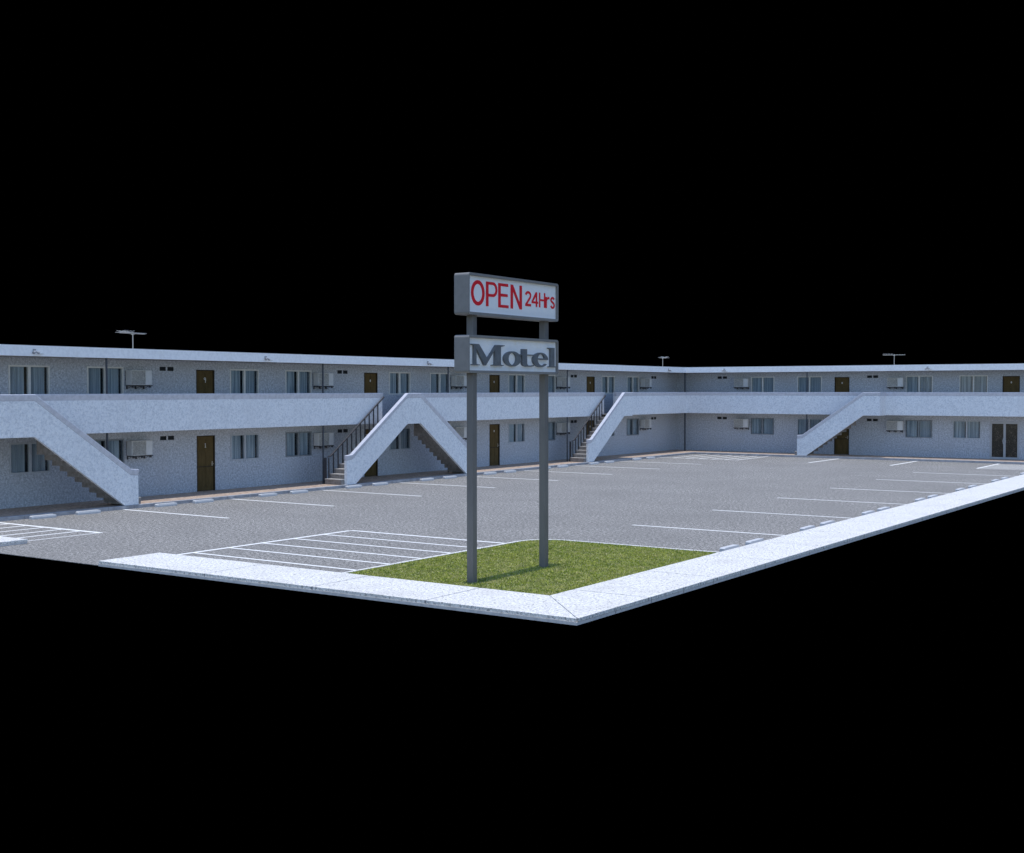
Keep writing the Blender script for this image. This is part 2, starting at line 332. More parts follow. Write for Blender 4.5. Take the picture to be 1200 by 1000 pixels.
# roof with fascia
OH = 1.307
MB().prism([(-6.2, YF - 0.1), (OH - 0.03, YF - 0.1), (OH - 0.03, -OH + 0.03), (24.6, -OH + 0.03), (24.6, 6.2), (-6.2, 6.2)], 4.882, 5.19).build('roof', 'soffit', B)
rf = children(B)[-1] if children(B) else None
fz = MB()
fz.prism([(OH - 0.03, YF - 0.1), (OH, YF - 0.1), (OH, -OH), (24.6, -OH), (24.6, -OH + 0.03), (OH - 0.03, -OH + 0.03)], 4.876, 5.206)
fz.build('fascia', 'fascia', B)
# soffit lights
for s in (-44.68, -35.74, -30.0, -12.5):
    MB().box(OH - 0.22, OH - 0.06, s - 0.18, s + 0.18, 4.845, 4.881).build('soffit_light', 'lampgrey', B, bevel=0.01)

# parapet with flared coping
def parapet(T, s0, s1, dz=0.0):
    pr = [(1.19, 2.431), (1.305, 2.431), (1.307, 3.497), (1.19, 3.497)]
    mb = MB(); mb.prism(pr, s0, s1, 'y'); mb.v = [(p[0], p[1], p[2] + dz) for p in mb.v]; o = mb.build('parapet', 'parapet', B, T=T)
    cp = [(1.19, 3.499), (1.307, 3.499), (1.352, 3.66), (1.352, 3.706), (1.175, 3.706)]
    MB().prism(cp, s0, s1, 'y').build('coping', 'coping', o, T=T)
S2 = -29.0; S1 = S2 - 2 * P; S3 = S2 + 2 * P; S4 = 13.02; HO = 0.86
LE = 0.45     # half of stair landing
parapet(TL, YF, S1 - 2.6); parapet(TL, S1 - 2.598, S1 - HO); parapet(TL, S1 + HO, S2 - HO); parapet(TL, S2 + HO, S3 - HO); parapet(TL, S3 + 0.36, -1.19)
parapet(TR, 1.307, S4 - HO); parapet(TR, S4 + 0.36, 24.55)

# staircases
def staircase(T, c, dirs, ends=(), exl=0.48):
    """dirs: flights going to -s and/or +s from centre c"""
    n0, n1, wt = 1.365, 2.205, 2.33
    root = None
    for d in dirs:
        # stepped concrete flight
        top, bot = [], []
        for k in range(12):
            u = 4.43 - 0.272 * k; z = ZW + 0.186 * (k + 1)
            top += [(u, z - 0.186), (u, z)]
            zk = ZW + 0.186 * k - 0.50
            if zk > 0.12: bot += [(u, zk), (u, zk + 0.186)]
            elif zk + 0.186 > 0.12: bot += [(u, 0.115), (u, zk + 0.186)]
        top += [(4.43 - 0.272 * 12, 2.342), (4.43 - 0.272 * 12, 2.50)]
        poly = top + [(4.43 - 0.272 * 12, bot[-1][1])] + bot[::-1] + [(4.43, 0.115)]
        mb = MB(); mb.prism([(c + d * u, z) for u, z in poly], n0, n1, 'x')
        st = mb.build('stair_flight', 'step', B, T=T)
        tr = MB()
        for k in range(12):
            u = 4.43 - 0.272 * k; z = ZW + 0.186 * (k + 1)
            a, b_ = c + d * (u + 0.025), c + d * (u - 0.27)
            tr.box(n0 + 0.003, n1 - 0.003, min(a, b_), max(a, b_), z + 0.001, z + 0.032)
        tr.build('tread', 'tread', st, T=T, bevel=0.005)
        # railing on the inner side
        rl = MB(); n = n0 + 0.05
        def zr(u): return 1.21 + (4.16 - u) * 0.71
        ua, ub = 4.30, 0.88
        rl.tube((n, c + d * 4.16, zr(4.16)), (n, c + d * ub, zr(ub)), 0.034)
        rl.tube((n, c + d * 4.32, zr(4.16) - 0.03), (n, c + d * 4.16, zr(4.16)), 0.026)
        for k in range(12):
            u = 4.43 - 0.272 * (k + 0.6); zt = ZW + 0.186 * (k + 1)
            rl.tube((n, c + d * u, zt + 0.03), (n, c + d * u, zr(u)), 0.027)
        rl.build('railing', 'iron', st, T=T)
        MB().box(1.325, 1.363, min(c + d * 4.33, c + d * 4.47), max(c + d * 4.33, c + d * 4.47), ZW + 0.001, 1.16).build('newel_post', 'iron', st, T=T)
    # landing
    lo = c - (1.165 if -1 in dirs else exl - 0.03); hi = c + (1.165 if 1 in dirs else 0.45)
    MB().box(1.31, n1, lo, hi, 2.42, Z2).build('landing', 'soffit', B, T=T)
    # outer side wall, one polygon in (s, z)
    up, dn, cu, cl = [], [], [], []
    F = 4.24; zt = 3.706; off = 0.205
    def flight_pts(d):
        return [(F, 0.117), (F, 1.06), (3.93, 1.085), (LE, zt - off)], [(LE, 2.42), (3.70, 0.117)], [(F, 1.06), (F, 1.255), (3.93, 1.275), (LE, zt)]
    ex = 0.48
    xl = exl
    a_, b_, c_ = flight_pts(1)
    left = [(-u, z) for u, z in a_] if -1 in dirs else [(-xl, 2.42), (-xl, zt - off)]
    right = [(u, z) for u, z in a_] if 1 in dirs else [(ex, 2.42), (ex, zt - off)]
    bl = [(-u, z) for u, z in b_] if -1 in dirs else []
    br = [(u, z) for u, z in b_] if 1 in dirs else []
    poly = left + right[::-1] + br[::-1] + bl      # foot-left up to centre, across, down right, back underneath
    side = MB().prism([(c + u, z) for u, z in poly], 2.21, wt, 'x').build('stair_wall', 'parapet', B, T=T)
    # flared coping following the same line
    line = ([(-F, 1.06), (-3.93, 1.085), (-LE, zt - off)] if -1 in dirs else [(-xl, zt - off)]) + ([(LE, zt - off), (3.93, 1.085), (F, 1.06)] if 1 in dirs else [(ex, zt - off)])
    vs = []
    for u, z in line:
        vs += [(2.21, c + u, z + 0.002), (wt, c + u, z + 0.002), (wt + 0.045, c + u, z + 0.155), (wt + 0.045, c + u, z + off - 0.005), (2.195, c + u, z + off - 0.005)]
    fs = []
    m = len(line)
    for i in range(m - 1):
        for j in range(5): fs.append((i * 5 + j, (i + 1) * 5 + j, (i + 1) * 5 + (j + 1) % 5, i * 5 + (j + 1) % 5))
    fs += [(0, 1, 2, 3, 4), tuple(range((m - 1) * 5, m * 5))[::-1]]
    cp = MB(); cp.add(vs, fs); cp.build('coping', 'coping', side, T=T, bevel=0.018)
    # return wall closing a one-sided landing
    for e in ends:
        s = c + e * (ex if e > 0 else xl)
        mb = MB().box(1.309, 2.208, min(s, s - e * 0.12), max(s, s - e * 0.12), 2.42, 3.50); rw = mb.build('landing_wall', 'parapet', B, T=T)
        MB().box(1.354, 2.194, min(s, s - e * 0.12), max(s, s - e * 0.12), 3.502, 3.704).build('coping', 'coping', rw, T=T)
staircase(TL, S1, (1,), (-1,), 2.6); staircase(TL, S2, (-1, 1)); staircase(TL, S3, (-1,), (1,)); staircase(TR, S4, (-1,), (1,))

# steel posts
for T, s in ((TL, -43.6), (TL, -33.30), (TL, -25.08), (TL, -14.85), (TR, 8.90)):
    MB().tube((1.15, s, ZW), (1.15, s, 4.881), 0.034).build('post', 'pipe', B, T=T)
MB().tube((1.15, -1.15, ZW), (1.15, -1.15, 4.881), 0.055).build('post', 'pipe', B)

# ---- templates (n = local x, s = local y)
def window_template(kind, fm):
    w = 1.487 if kind == 'A' else 1.478; h = 0.99
    f = MB(); t = 0.05
    f.box(-0.08, 0.022, 0, t, 0, h); f.box(-0.08, 0.022, w - t, w, 0, h)
    f.box(-0.08, 0.022, t, w - t, 0, t); f.box(-0.08, 0.022, t, w - t, h - t, h)
    f.box(-0.075, 0.016, w / 2 - 0.045, w / 2 + 0.045, t, h - t)
    fr = f.build('window', fm)
    for a, b_ in ((t, w / 2 - 0.045), (w / 2 + 0.045, w - t)):
        p = MB().box(-0.045, -0.039, a, b_, t, h - t).build('pane', 'glass', fr)
        gap = 0.07 if a == t else 0.06
        c = MB(); n = 40; vs = []
        for i in range(n + 1):
            s = a + (b_ - a - gap) * i / n; x = -0.10 + 0.016 * math.sin(i * 1.55) + 0.006 * math.sin(i * 0.7 + 1)
            vs += [(x, s, t - 0.02), (x, s, h - t + 0.02)]
        c.add(vs, [(2 * i, 2 * i + 2, 2 * i + 3, 2 * i + 1) for i in range(n)])
        c.build('curtain', 'curtain', fr)
    bk = MB().box(-0.185, -0.17, -0.1, w + 0.1, -0.1, h + 0.1).build('room_backing', 'inside', fr)  # dark sheet close behind the curtains, painted in place of room shade
    return fr
def door_template(handle_side, plate):
    w, h = 0.878, 2.04
    d = MB().box(-0.09, -0.05, 0.04, w - 0.04, 0.015, h - 0.03)
    dr = d.build('door', 'door', bevel=0.004)
    pn = MB()
    for z0, z1 in ((0.15, 0.86), (0.96, 1.45), (1.55, 1.90)):
        for a, b_ in ((0.13, 0.41), (0.468, 0.748)):
            pn.box(-0.049, -0.036, a, b_, z0, z1)
    pn.build('door_panels', 'door', dr, bevel=0.008)
    MB().box(-0.0495, -0.03, 0.045, w - 0.045, 0.885, 0.915).build('door_rail', 'doorframe', dr)
    f = MB(); f.box(-0.10, 0.006, 0.001, 0.036, 0.001, h); f.box(-0.10, 0.006, w - 0.036, w - 0.001, 0.001, h); f.box(-0.10, 0.006, 0.037, w - 0.037, h - 0.028, h)
    f.build('door_frame', 'doorframe', dr)
    hs = w - 0.10 if handle_side > 0 else 0.10
    hb = MB().tube((-0.05, hs, 0.99), (0.03, hs, 0.99), 0.014); hb.tube((0.022, hs, 0.99), (0.022, hs - 0.11 * handle_side, 0.99), 0.011)
    hb.box(-0.05, -0.042, hs - 0.03, hs + 0.03, 0.90, 1.08); hb.build('handle', 'brass', dr)
    c = w / 2
    if plate == '1':
        pl = MB().prism([(c - 0.03, 1.60), (c + 0.03, 1.60), (c + 0.03, 1.62), (c + 0.013, 1.62), (c + 0.013, 1.76), (c - 0.012, 1.76), (c - 0.035, 1.725), (c - 0.013, 1.73), (c - 0.013, 1.62), (c - 0.03, 1.62)], -0.034, -0.024, 'x')
    elif plate == '9':
        pts = []
        pl = MB()
        for k in range(12):
            a0, a1 = 2 * math.pi * k / 12, 2 * math.pi * (k + 1) / 12
            q = [(c + r_ * math.cos(a_), 1.715 + r_ * math.sin(a_)) for a_, r_ in ((a0, 0.05), (a1, 0.05), (a1, 0.022), (a0, 0.022))]
            pl.prism(q, -0.034, -0.024, 'x')
        pl.prism([(c + 0.03, 1.71), (c + 0.052, 1.70), (c + 0.035, 1.57), (c + 0.01, 1.57)], -0.0345, -0.0235, 'x')
    else:
        pl = MB().prism([(c + 0.035 * math.cos(k * math.pi / 6), 1.70 + 0.055 * math.sin(k * math.pi / 6)) for k in range(12)], -0.034, -0.026, 'x')
    pl.build('number_plate', 'plate', dr)
    return dr
def vent_template():
    v = MB()
    for a in (0.0, 0.35):
        v.box(-0.12, -0.115, a + 0.001, a + 0.279, 0.001, 0.144)
        v.box(-0.11, -0.004, a + 0.001, a + 0.012, 0.001, 0.144); v.box(-0.11, -0.004, a + 0.268, a + 0.279, 0.001, 0.144)
        for k in range(4):
            z = 0.012 + 0.034 * k; v.add([(-0.05, a + 0.013, z), (-0.05, a + 0.267, z), (-0.012, a + 0.267, z + 0.022), (-0.012, a + 0.013, z + 0.022), (-0.05, a + 0.013, z + 0.004), (-0.05, a + 0.267, z + 0.004), (-0.012, a + 0.267, z + 0.026), (-0.012, a + 0.013, z + 0.026)],
                [(0, 3, 2, 1), (4, 5, 6, 7), (0, 1, 5, 4), (2, 3, 7, 6), (1, 2, 6, 5), (3, 0, 4, 7)])
    return v.build('vent', 'vent')
def ac_template():
    r = empty('air_conditioner')
    MB().box(0.06, 0.335, 0.0, 0.90, 0.0, 0.52).build('casing', 'acbody', r, bevel=0.018)
    MB().box(0.336, 0.348, 0.615, 0.885, 0.02, 0.50).build('side_panel', 'acbody', r, bevel=0.005)
    gr = MB().box(0.336, 0.341, 0.02, 0.60, 0.02, 0.50)
    gr.build('coil_panel', 'acdark', r)
    fg = MB()
    for k in range(13):
        s = 0.035 + 0.0455 * k; fg.box(0.352, 0.358, s - 0.005, s + 0.005, 0.03, 0.49)
    for rr in (0.06, 0.11, 0.16, 0.21):
        for k in range(20):
            a, b_ = 2 * math.pi * k / 20, 2 * math.pi * (k + 1) / 20
            fg.tube((0.362, 0.31 + rr * math.cos(a), 0.26 + rr * math.sin(a)), (0.362, 0.31 + rr * math.cos(b_), 0.26 + rr * math.sin(b_)), 0.005, 4)
    fg.box(0.342, 0.362, 0.012, 0.03, 0.012, 0.508); fg.box(0.342, 0.362, 0.592, 0.61, 0.012, 0.508)
    fg.box(0.342, 0.362, 0.031, 0.591, 0.49, 0.508); fg.box(0.342, 0.362, 0.031, 0.591, 0.012, 0.03)
    fg.build('fan_grille', 'acgrille', r)
    for s in (0.08, 0.44, 0.80):
        b_ = MB().box(0.002, 0.37, s - 0.02, s + 0.02, -0.04, -0.002); b_.box(0.002, 0.035, s - 0.02, s + 0.02, -0.13, -0.041)
        b_.prism([(0.036, -0.12), (0.05, -0.12), (0.26, -0.041), (0.23, -0.041)], s - 0.012, s + 0.012, 'y')
        b_.box(0.31, 0.37, s - 0.035, s + 0.035, -0.085, -0.041)
        b_.build('bracket', 'bracket', r)
    MB().box(0.30, 0.332, -0.03, 0.93, -0.038, -0.004).build('rail', 'bracket', r)
    return r
def instance(tmpl, wing, n, s, z, parent, used=set()):
    if tmpl.name not in used:
        used.add(tmpl.name); o = tmpl; o.parent = parent
    else: o = copy_tree(tmpl, parent)
    place(o, wing, n, s, z); return o
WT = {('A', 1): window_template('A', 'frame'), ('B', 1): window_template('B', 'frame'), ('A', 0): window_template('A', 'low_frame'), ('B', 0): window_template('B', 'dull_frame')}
DT = {}
vt = vent_template(); act = ac_template()
ordL = {-2: 'leftmost', -1: 'first', 0: 'second', 1: 'third', 2: 'fourth', 3: 'fifth'}
for kind, wg, s, fl in items:
    if kind in 'AB':
        z = WZ[fl][0]
        instance(WT[kind, fl], wg, 0, s, z, B)
    elif kind == 'door':
        hs = 1 if wg == 'L' else 1
        pk = 'o'
        if wg == 'L' and abs(s - D0) < 0.1: pk = '9' if fl else '1'
        if (hs, pk) not in DT: DT[hs, pk] = door_template(hs, pk)
        instance(DT[hs, pk], wg, 0, s, ZW if fl == 0 else Z2, B)
    elif kind == 'vent': instance(vt, wg, 0, s, 2.05 if fl == 0 else 4.51, B)
    elif kind == 'ac':
        o = instance(act, wg, 0, s, 1.57 if fl == 0 else 4.0, None)
        storey = 'upstairs' if fl else 'ground-floor'
        if wg == 'L':
            k = round((s - 6.09 - D0) / P)
            where = {-1: 'left wing, leftmost, beside the left staircase wall' if fl == 0 else 'left wing, leftmost, right of the window behind a post',
                     0: 'left wing, second from left, crossed by a thin post', 1: 'left wing, third from left, close behind the tall sign',
                     2: 'left wing, fourth from left, just right of the sign', 3: 'left wing, last one before the inner corner'}[k]
        else: where = 'right wing, nearest the inner corner' if s < 8 else 'right wing, just right of the staircase'
        tag(o, storey + ' white air conditioner on ' + where, 'air conditioner', 'air conditioners on the motel walls')
    elif kind == 'double':
        w, h = 1.52, 2.03
        f = MB(); f.box(-0.10, 0.02, 0.0, 0.05, 0, h); f.box(-0.10, 0.02, w - 0.05, w, 0, h); f.box(-0.10, 0.02, 0.051, w - 0.051, h - 0.06, h); f.box(-0.10, 0.02, 0.051, w - 0.051, 0.0, 0.035)
        fr = f.build('glass_door', 'silver', B)
        for a, b_ in ((0.052, w / 2 - 0.003), (w / 2 + 0.003, w - 0.052)):
            l = MB(); t = 0.055
            l.box(-0.05, 0.0, a, a + t, 0.037, h - 0.062); l.box(-0.05, 0.0, b_ - t, b_, 0.037, h - 0.062); l.box(-0.05, 0.0, a + t + 0.001, b_ - t - 0.001, 0.037, 0.11); l.box(-0.05, 0.0, a + t + 0.001, b_ - t - 0.001, h - 0.13, h - 0.062)
            l.build('door_leaf', 'silver', fr)
            MB().box(-0.03, -0.024, a + t, b_ - t, 0.111, h - 0.131).build('pane', 'doorglass', fr)
            MB().box(-0.075, -0.070, a + t - 0.02, b_ - t + 0.02, 0.06, h - 0.09).build('speckle_panel', 'speckle_panel', fr)
        for sg in (-1, 1):
            hd = MB(); c = w / 2 + sg * 0.05
            hd.tube((0.05, c, 0.82), (0.05, c + sg * 0.03, 0.97), 0.016); hd.tube((0.05, c + sg * 0.03, 0.97), (0.05, c, 1.12), 0.016); hd.tube((0.0, c, 0.82), (0.05, c, 0.82), 0.014); hd.tube((0.0, c, 1.12), (0.05, c, 1.12), 0.014)
            hd.build('handle', 'silver', fr)
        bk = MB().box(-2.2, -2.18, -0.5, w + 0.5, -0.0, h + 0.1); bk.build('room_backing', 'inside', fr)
        place(fr, wg, 0, s, ZW)

# floodlights on the fascia
def flood():
    m = MB().box(0.0, 0.03, -0.06, 0.06, -0.02, 0.12); m.tube((0.03, 0, 0.05), (0.10, 0, 0.02), 0.02)
    o = m.build('floodlight', 'lampgrey')
    for sg in (-1, 1):
        h = MB().tube((0.10, sg * 0.02, 0.02), (0.15, sg * 0.13, -0.04), 0.03, 12, 0.06); h.tube((0.10, sg * 0.02, 0.02), (0.09, 0, 0.03), 0.018)
        h.build('lamp_head', 'lampgrey', o)
    s_ = MB().box(0.03, 0.17, 0.10, 0.30, -0.075, -0.06); s_.build('shade', 'alu', o)
    return o
ft = flood()
for wg, s in (('L', -46.39), ('L', -36.58), ('L', -26.78), ('L', -16.9), ('L', -3.7), ('R', 3.82), ('R', 15.77)):
    instance(ft, wg, OH, s, 5.0, B).scale = (0.8, 0.8, 0.8)

# ------------------------------------------------------------------ roof antennas
def antenna_template():
    r = empty('tv_antenna')
    MB().tube((0, 0, 0), (0, 0, 0.66), 0.017, 8).build('mast', 'alu', r)
    bm = MB().box(-0.012, 0.012, -0.62, 0.60, 0.60, 0.624); bm.box(-0.03, 0.03, -0.05, 0.05, 0.57, 0.599); bm.build('boom', 'alu', r)
    el = MB()
    for k, s in enumerate((-0.60, -0.50, -0.41, -0.32, -0.22, -0.12, 0.02, 0.16, 0.30, 0.44, 0.57)):
        w = 0.23 - 0.012 * k; el.tube((-w, s, 0.632), (w, s, 0.632), 0.007, 5)
    for s in (-0.58, -0.45, -0.30, -0.15): el.tube((-0.05, s, 0.63), (0.2, s + 0.02, 0.70), 0.007, 5); el.tube((0.05, s, 0.63), (-0.2, s + 0.02, 0.70), 0.007, 5)
    el.build('elements', 'alu', r)
    MB().tube((0, 0, 0), (0, 0, 0.04), 0.06, 10).build('foot', 'bracket', r)
    return r
at_ = antenna_template()
for i, (loc, rz, lab) in enumerate([((-0.3, -41.36, 5.19), R(8), 'rake-shaped aluminium TV antenna, leftmost on the roof, above the first door'),
                                    ((-0.3, -1.3, 5.19), R(188), 'small TV antenna on the roof at the inner corner'),
                                    ((13.46, 0.3, 5.19), R(-85), 'small TV antenna on the roof of the right wing')]):
    o = at_ if i == 0 else copy_tree(at_)
    o.location = loc; o.rotation_euler = (0, 0, rz); tag(o, lab, 'antenna', 'TV antennas on the motel roof')

# ------------------------------------------------------------------ wheel stops
def stop_mesh():
    L, w, h = 0.42, 0.085, 0.10
    mb = MB()
    pr = [(-w, 0), (w, 0), (w, 0.05), (w * 0.84, h), (-w * 0.84, h), (-w, 0.05)]
    ring = lambda y, k: [(x * k, y, z * (0.8 if k < 1 and z > 0.06 else 1)) for x, z in pr]
    vs = ring(-L, 0.8) + ring(-L + 0.05, 1) + ring(L - 0.05, 1) + ring(L, 0.8); fs = []
    for i in range(3):
        for j in range(6): fs.append((i * 6 + j, i * 6 + (j + 1) % 6, (i + 1) * 6 + (j + 1) % 6, (i + 1) * 6 + j))
    fs += [tuple(range(6))[::-1], tuple(range(18, 24))]
    mb.add(vs, fs); return mb
st0 = stop_mesh().build('wheel_stop', 'stop'); used0 = False
ords = ['first', 'second', 'third', 'fourth', 'fifth', 'sixth', 'seventh', 'eighth', 'ninth']
stops = []
for k in range(9):
    mid = -46.27 + 4.635 * k
    if mid > -7.5: continue
    for j, dv in enumerate((-0.80, 0.80)):
        stops.append((2.62, mid + dv, 'white wheel stop by the motel kerb, %s one in the %s stall from the left' % (('left', 'right')[j], ords[k]), 'wheel stops along the motel kerb'))
for k, (a, b_) in enumerate([(-42.45, -40.95), (-37.35, -35.8), (-32.25, -30.75), (-26.75, -25.2), (-21.5, -19.65), (-15.95, -14.3), (-10.6, -9.0)]):
    for j, yy in enumerate((a, b_)):
        stops.append((22.70, yy, 'white wheel stop by the long sidewalk, %s one in the %s stall beyond the lawn' % (('near', 'far')[j], ords[k]), 'wheel stops along the right sidewalk'))
for i, (x, y, lab, grp) in enumerate(stops):
    o = st0 if i == 0 else st0.copy()
    if i: COL.objects.link(o)
    o.location = (x, y, 0.001); o.rotation_euler = (0, 0, R(random.uniform(-1.2, 1.2))); tag(o, lab, 'wheel stop', grp)

# ------------------------------------------------------------------ sign
SG = empty('motel_sign', (20.79, -48.98, 0.075))
tag(SG, 'tall two-post roadside sign reading OPEN 24Hrs above Motel, on the lawn', 'sign')
def loc_T(n, s, z): return (n - 20.79, s + 48.98, z - 0.075)
for yy in (-50.27, -47.68):
    MB().box(20.79 - 0.074, 20.79 + 0.074, yy - 0.074, yy + 0.074, 0.04, 5.30).build('post', 'signpost', SG, bevel=0.012, T=loc_T)
def rrect(y0, y1, z0, z1, r, n=6):
    pts = []
    for cx, cz, a0 in ((y1 - r, z0 + r, -90), (y1 - r, z1 - r, 0), (y0 + r, z1 - r, 90), (y0 + r, z0 + r, 180)):
        for k in range(n + 1):
            a = R(a0 + 90 * k / n); pts.append((cx + r * math.cos(a), cz + r * math.sin(a)))
    return pts
def sign_box(y0, y1, z0, z1, face):
    xa, xb = 20.615, 20.965
    o_ = rrect(y0, y1, z0, z1, 0.055); i_ = rrect(y0 + 0.028, y1 - 0.028, z0 + 0.05, z1 - 0.05, 0.015)
    n = len(o_); mb = MB()
    rec = 0.055
    vs = [(xb, *p) for p in o_] + [(xb, *p) for p in i_] + [(xb - rec, *p) for p in i_] + [(xa, *p) for p in o_] + [(xa, *p) for p in i_] + [(xa + rec, *p) for p in i_]
    fs = []
    for k in range(n):
        j = (k + 1) % n
        fs += [(k, j, n + j, n + k), (n + k, n + j, 2 * n + j, 2 * n + k), (3 * n + k, 3 * n + j, j, k), (4 * n + k, 4 * n + j, 3 * n + j, 3 * n + k), (5 * n + k, 5 * n + j, 4 * n + j, 4 * n + k)]
    mb.add(vs, fs); bx = mb.build('sign_box', 'signframe', SG, T=loc_T)
    MB().box(xa + rec - 0.01, xb - rec + 0.0, y0 + 0.02, y1 - 0.02, z0 + 0.04, z1 - 0.04).build('sign_face', face, bx, T=loc_T)
    return bx
bx1 = sign_box(-50.60, -47.38, 5.275, 6.075, 'signface')
bx2 = sign_box(-50.60, -47.38, 4.155, 4.885, 'signface_old')
XF = 20.91

def curve_letters(name, glyphs, m, parent, x0, depth):
    """glyphs: list of list of closed loops in (Y, Z); even-odd filled, extruded towards +X"""
    cu = bpy.data.curves.new(name, 'CURVE'); cu.dimensions = '2D'; cu.fill_mode = 'BOTH'; cu.extrude = depth / 2
    for loops in glyphs:
        for lp in loops:
            sp = cu.splines.new('POLY'); sp.points.add(len(lp) - 1); sp.use_cyclic_u = True
            for p, q in zip(sp.points, lp): p.co = (q[0], q[1], 0, 1)
    tmp = bpy.data.objects.new('tmp', cu); COL.objects.link(tmp)
    dg = bpy.context.evaluated_depsgraph_get(); dg.update()
    me = bpy.data.meshes.new_from_object(tmp.evaluated_get(dg)); bpy.data.objects.remove(tmp)
    for v in me.vertices:
        y, z, e = v.co; v.co = loc_T(x0 + depth / 2 + e, y, z)
    me.name = name; me.materials.clear(); me.materials.append(M[m])
    o = bpy.data.objects.new(name, me); COL.objects.link(o); o.parent = parent; return o
def ell(cy, cz, ry, rz, n=36, tilt=0):
    return [(cy + ry * math.cos(a) * math.cos(tilt) - rz * math.sin(a) * math.sin(tilt), cz + ry * math.cos(a) * math.sin(tilt) + rz * math.sin(a) * math.cos(tilt)) for a in [2 * math.pi * k / n for k in range(n)]]
def arc(cy, cz, ry, rz, a0, a1, n=14): return [(cy + ry * math.cos(R(a0 + (a1 - a0) * k / n)), cz + rz * math.sin(R(a0 + (a1 - a0) * k / n))) for k in range(n + 1)]
def thick(pts, w):
    l, r = [], []
    for i, p in enumerate(pts):
        a = Vector(pts[max(i - 1, 0)]); b_ = Vector(pts[min(i + 1, len(pts) - 1)]); d = (b_ - a).normalized(); nn = Vector((-d.y, d.x)) * (w / 2)
        l.append((p[0] + nn.x, p[1] + nn.y)); r.append((p[0] - nn.x, p[1] - nn.y))
    return l + r[::-1]
zb, zt = 5.465, 5.945; W = 0.086
Oo = [ell(-50.235, 5.705, 0.225, 0.245), ell(-50.235, 5.705, 0.143, 0.172)]
y0 = -49.965
Pp = [[(y0, zb), (y0 + W, zb), (y0 + W, 5.655)] + arc(y0 + 0.24, 5.80, 0.15, 0.145, -90, 90) + [(y0, zt)],
      [(y0 + W, 5.71), (y0 + W, 5.89)] + arc(y0 + 0.235, 5.80, 0.09, 0.09, 90, -90)]
y0 = -49.545
Ee = [[(y0, zb), (y0 + 0.36, zb), (y0 + 0.36, zb + 0.055), (y0 + W, zb + 0.055), (y0 + W, 5.685), (y0 + 0.33, 5.685), (y0 + 0.33, 5.74), (y0 + W, 5.74), (y0 + W, zt - 0.055), (y0 + 0.35, zt - 0.055), (y0 + 0.35, zt), (y0, zt)]]
y0 = -49.11; y1 = -48.70
Nn = [[(y0, zb), (y0 + W, zb), (y0 + W, zt - 0.13), (y1 - W, zb), (y1, zb), (y1, zt), (y1 - W, zt), (y1 - W, zb + 0.13), (y0 + W, zt), (y0, zt)]]
za, zc = 5.545, 5.85; w = 0.05
two = [thick(arc(-48.47, 5.765, 0.09, 0.065, 170, -35, 12) + [(-48.555, za + w * 0.5), ], w), ]
two_b = [[(-48.575, za), (-48.365, za), (-48.365, za + w), (-48.575, za + w)]]
four = [[(-48.18, za), (-48.18 + w, za), (-48.18 + w, za + 0.07), (-48.095, za + 0.07), (-48.095, za + 0.113), (-48.13, za + 0.113), (-48.13, zc), (-48.185, zc), (-48.34, za + 0.113), (-48.34, za + 0.07), (-48.18, za + 0.07)],
        [(-48.28, za + 0.113), (-48.18, za + 0.113), (-48.18, zc - 0.09)]]
hx0, hx1 = -48.06, -47.82
Hh = [[(hx0, za), (hx0 + w, za), (hx0 + w, za + 0.135), (hx1 - w, za + 0.135), (hx1 - w, za), (hx1, za), (hx1, zc), (hx1 - w, zc), (hx1 - w, za + 0.172), (hx0 + w, za + 0.172), (hx0 + w, zc), (hx0, zc)]]
rr = [[(-47.818, za), (-47.758, za), (-47.758, za + 0.14), (-47.73, za + 0.185), (-47.66, za + 0.19), (-47.66, za + 0.24), (-47.73, za + 0.232), (-47.758, za + 0.20), (-47.758, za + 0.235), (-47.818, za + 0.235)]]
ss = [thick(arc(-47.535, 5.725, 0.062, 0.045, 15, 215, 10) + arc(-47.535, 5.615, 0.066, 0.052, 60, -165, 12), 0.046)]
curve_letters('open_lettering', [Oo, Pp, Ee, Nn, two, four, Hh, rr, ss], 'red', bx1, XF + 0.001, 0.006)
curve_letters('open_lettering', [two_b], 'red', bx1, XF + 0.001, 0.0075)
# Motel, wide serif relief letters
def place_g(loop, y0, y1, z0, z1): return [(y0 + (y1 - y0) * u, z0 + (z1 - z0) * v) for u, v in loop]
Mm = [(0, 1), (.22, 1), (.475, .32), (.735, 1), (1.0, 1), (1.0, .965), (.885, .92), (.885, .06), (.975, .03), (.975, 0), (.61, 0), (.61, .03), (.70, .06), (.70, .76), (.425, 0), (.385, 0), (.145, .80), (.145, .06), (.245, .03), (.245, 0), (.015, 0), (.015, .03), (.075, .06), (.075, .93), (0, .965)]
Tt = [(.20, 1), (.52, 1), (.52, .70), (.95, .70), (.95, .64), (.52, .64), (.52, .16), (.60, .07), (.80, .06), (.98, .10), (.98, .04), (.80, 0), (.45, 0), (.27, .05), (.20, .15), (.20, .64), (.0, .64), (.0, .68), (.20, .70)]
Ll = [(.0, 1), (.78, 1), (.78, .05), (1.0, .03), (1.0, 0), (.06, 0), (.06, .03), (.28, .05), (.28, .93), (.0, .96)]
z0 = 4.305
o1 = [ell(-49.095, 4.452, 0.305, 0.152), ell(-49.095, 4.452, 0.145, 0.122, tilt=0.05)]
e_out = arc(-48.055, 4.452, 0.295, 0.152, 8, 322, 30) + arc(-48.03, 4.452, 0.20, 0.118, 318, 182, 16)
e_out = [(-47.765, 4.455)] + arc(-48.055, 4.452, 0.29, 0.152, 10, 325, 30) + arc(-48.00, 4.455, 0.17, 0.118, 318, 188, 14) + [(-48.17, 4.455)]
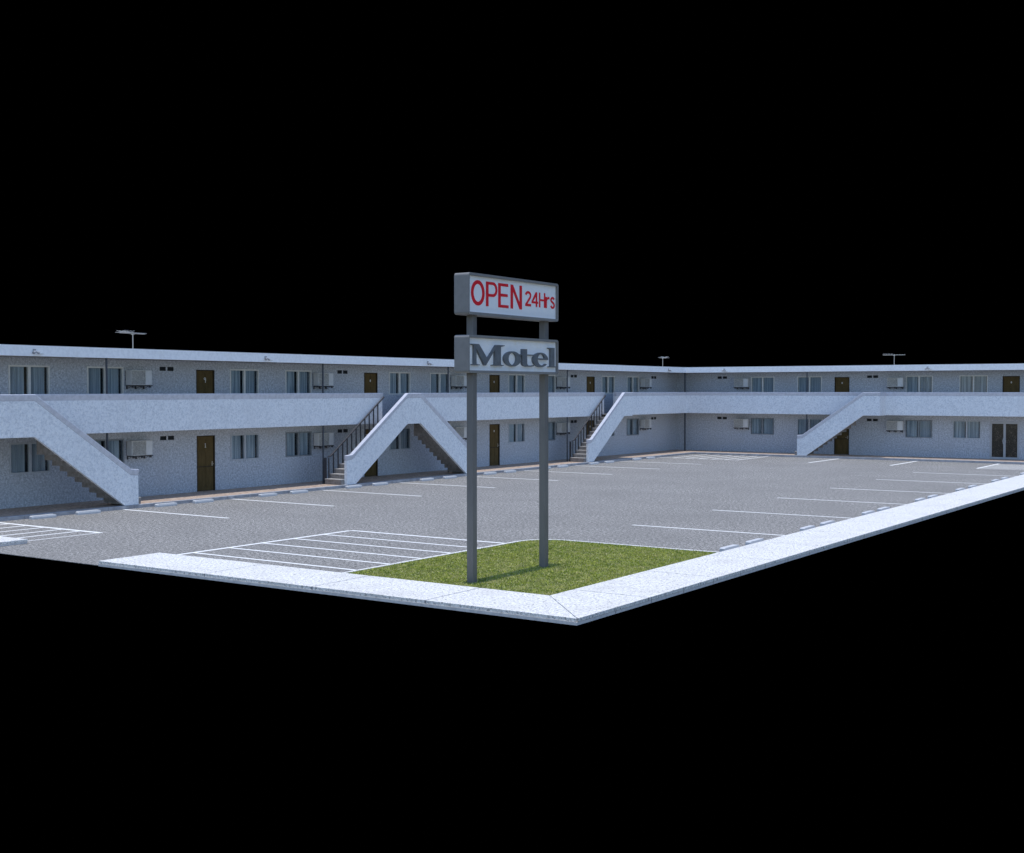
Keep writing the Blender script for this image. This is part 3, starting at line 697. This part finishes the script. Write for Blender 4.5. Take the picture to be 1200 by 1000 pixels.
e_hole = [(-48.165, 4.485)] + arc(-48.03, 4.485, 0.13, 0.09, 170, 15, 12) + [(-47.90, 4.485)]
curve_letters('motel_lettering', [[place_g(Mm, -50.50, -49.38, z0, 4.715)], o1, [place_g(Tt, -48.86, -48.30, z0, 4.66)], [e_out, e_hole], [place_g(Ll, -47.76, -47.445, z0, 4.715)]], 'letter', bx2, XF + 0.001, 0.045)

# ------------------------------------------------------------------ camera
cam = bpy.data.cameras.new('camera'); co = bpy.data.objects.new('camera', cam); COL.objects.link(co)
cam.sensor_fit = 'HORIZONTAL'; cam.sensor_width = 36.0; cam.lens = 1452.94 / 1200 * 36
cam.clip_start = 0.1; cam.clip_end = 1000
co.location = (34.9706, -69.759, 3.8224); co.rotation_euler = (math.pi / 2 - 0.0293, 0.0003, 0.5966)
scene.camera = co

# ------------------------------------------------------------------ light
sun = bpy.data.lights.new('sun', 'SUN'); so = bpy.data.objects.new('sun', sun); COL.objects.link(so)
sun.energy = 2.25; sun.angle = R(0.5); sun.color = (1.0, 0.975, 0.94)
EL = R(88); 
d = Vector((0, -math.cos(EL), math.sin(EL)))      # direction to the sun
so.rotation_euler = d.to_track_quat('Z', 'Y').to_euler(); so.location = (12, -30, 40)
w = bpy.data.worlds.new('World'); scene.world = w; w.use_nodes = True
nt = w.node_tree; N = nt.nodes; L = nt.links
bg = N['Background']
sky = N.new('ShaderNodeTexSky'); sky.sky_type = 'NISHITA'; sky.sun_disc = False; sky.sun_elevation = EL; sky.sun_rotation = math.pi
sky.air_density = 1.0; sky.dust_density = 0.3; sky.ozone_density = 4.0
tc = N.new('ShaderNodeTexCoord'); sp = N.new('ShaderNodeSeparateXYZ'); L.new(tc.outputs['Generated'], sp.inputs['Vector'])
# the sky is dark low down on the far side of the motel (north-west), as in the photograph, and full everywhere else
def srange(src, a, b):
    m = N.new('ShaderNodeMapRange'); m.interpolation_type = 'SMOOTHSTEP'
    m.inputs['From Min'].default_value = a; m.inputs['From Max'].default_value = b; L.new(src, m.inputs['Value']); return m.outputs['Result']
dt = N.new('ShaderNodeVectorMath'); dt.operation = 'DOT_PRODUCT'; dt.inputs[1].default_value = (0.562, -0.827, 0); L.new(tc.outputs['Generated'], dt.inputs[0])
mx = N.new('ShaderNodeMath'); mx.operation = 'MAXIMUM'
L.new(srange(sp.outputs['Z'], 0.33, 0.42), mx.inputs[0]); L.new(srange(dt.outputs['Value'], -0.06, 0.14), mx.inputs[1])
ms = N.new('ShaderNodeMath'); ms.operation = 'MULTIPLY'; ms.inputs[1].default_value = 0.15; L.new(mx.outputs['Value'], ms.inputs[0])
L.new(ms.outputs['Value'], bg.inputs['Strength'])
L.new(sky.outputs['Color'], bg.inputs['Color'])

scene.view_settings.view_transform = 'Standard'; scene.view_settings.look = 'None'
scene.view_settings.exposure = 0.36; scene.view_settings.gamma = 1.0
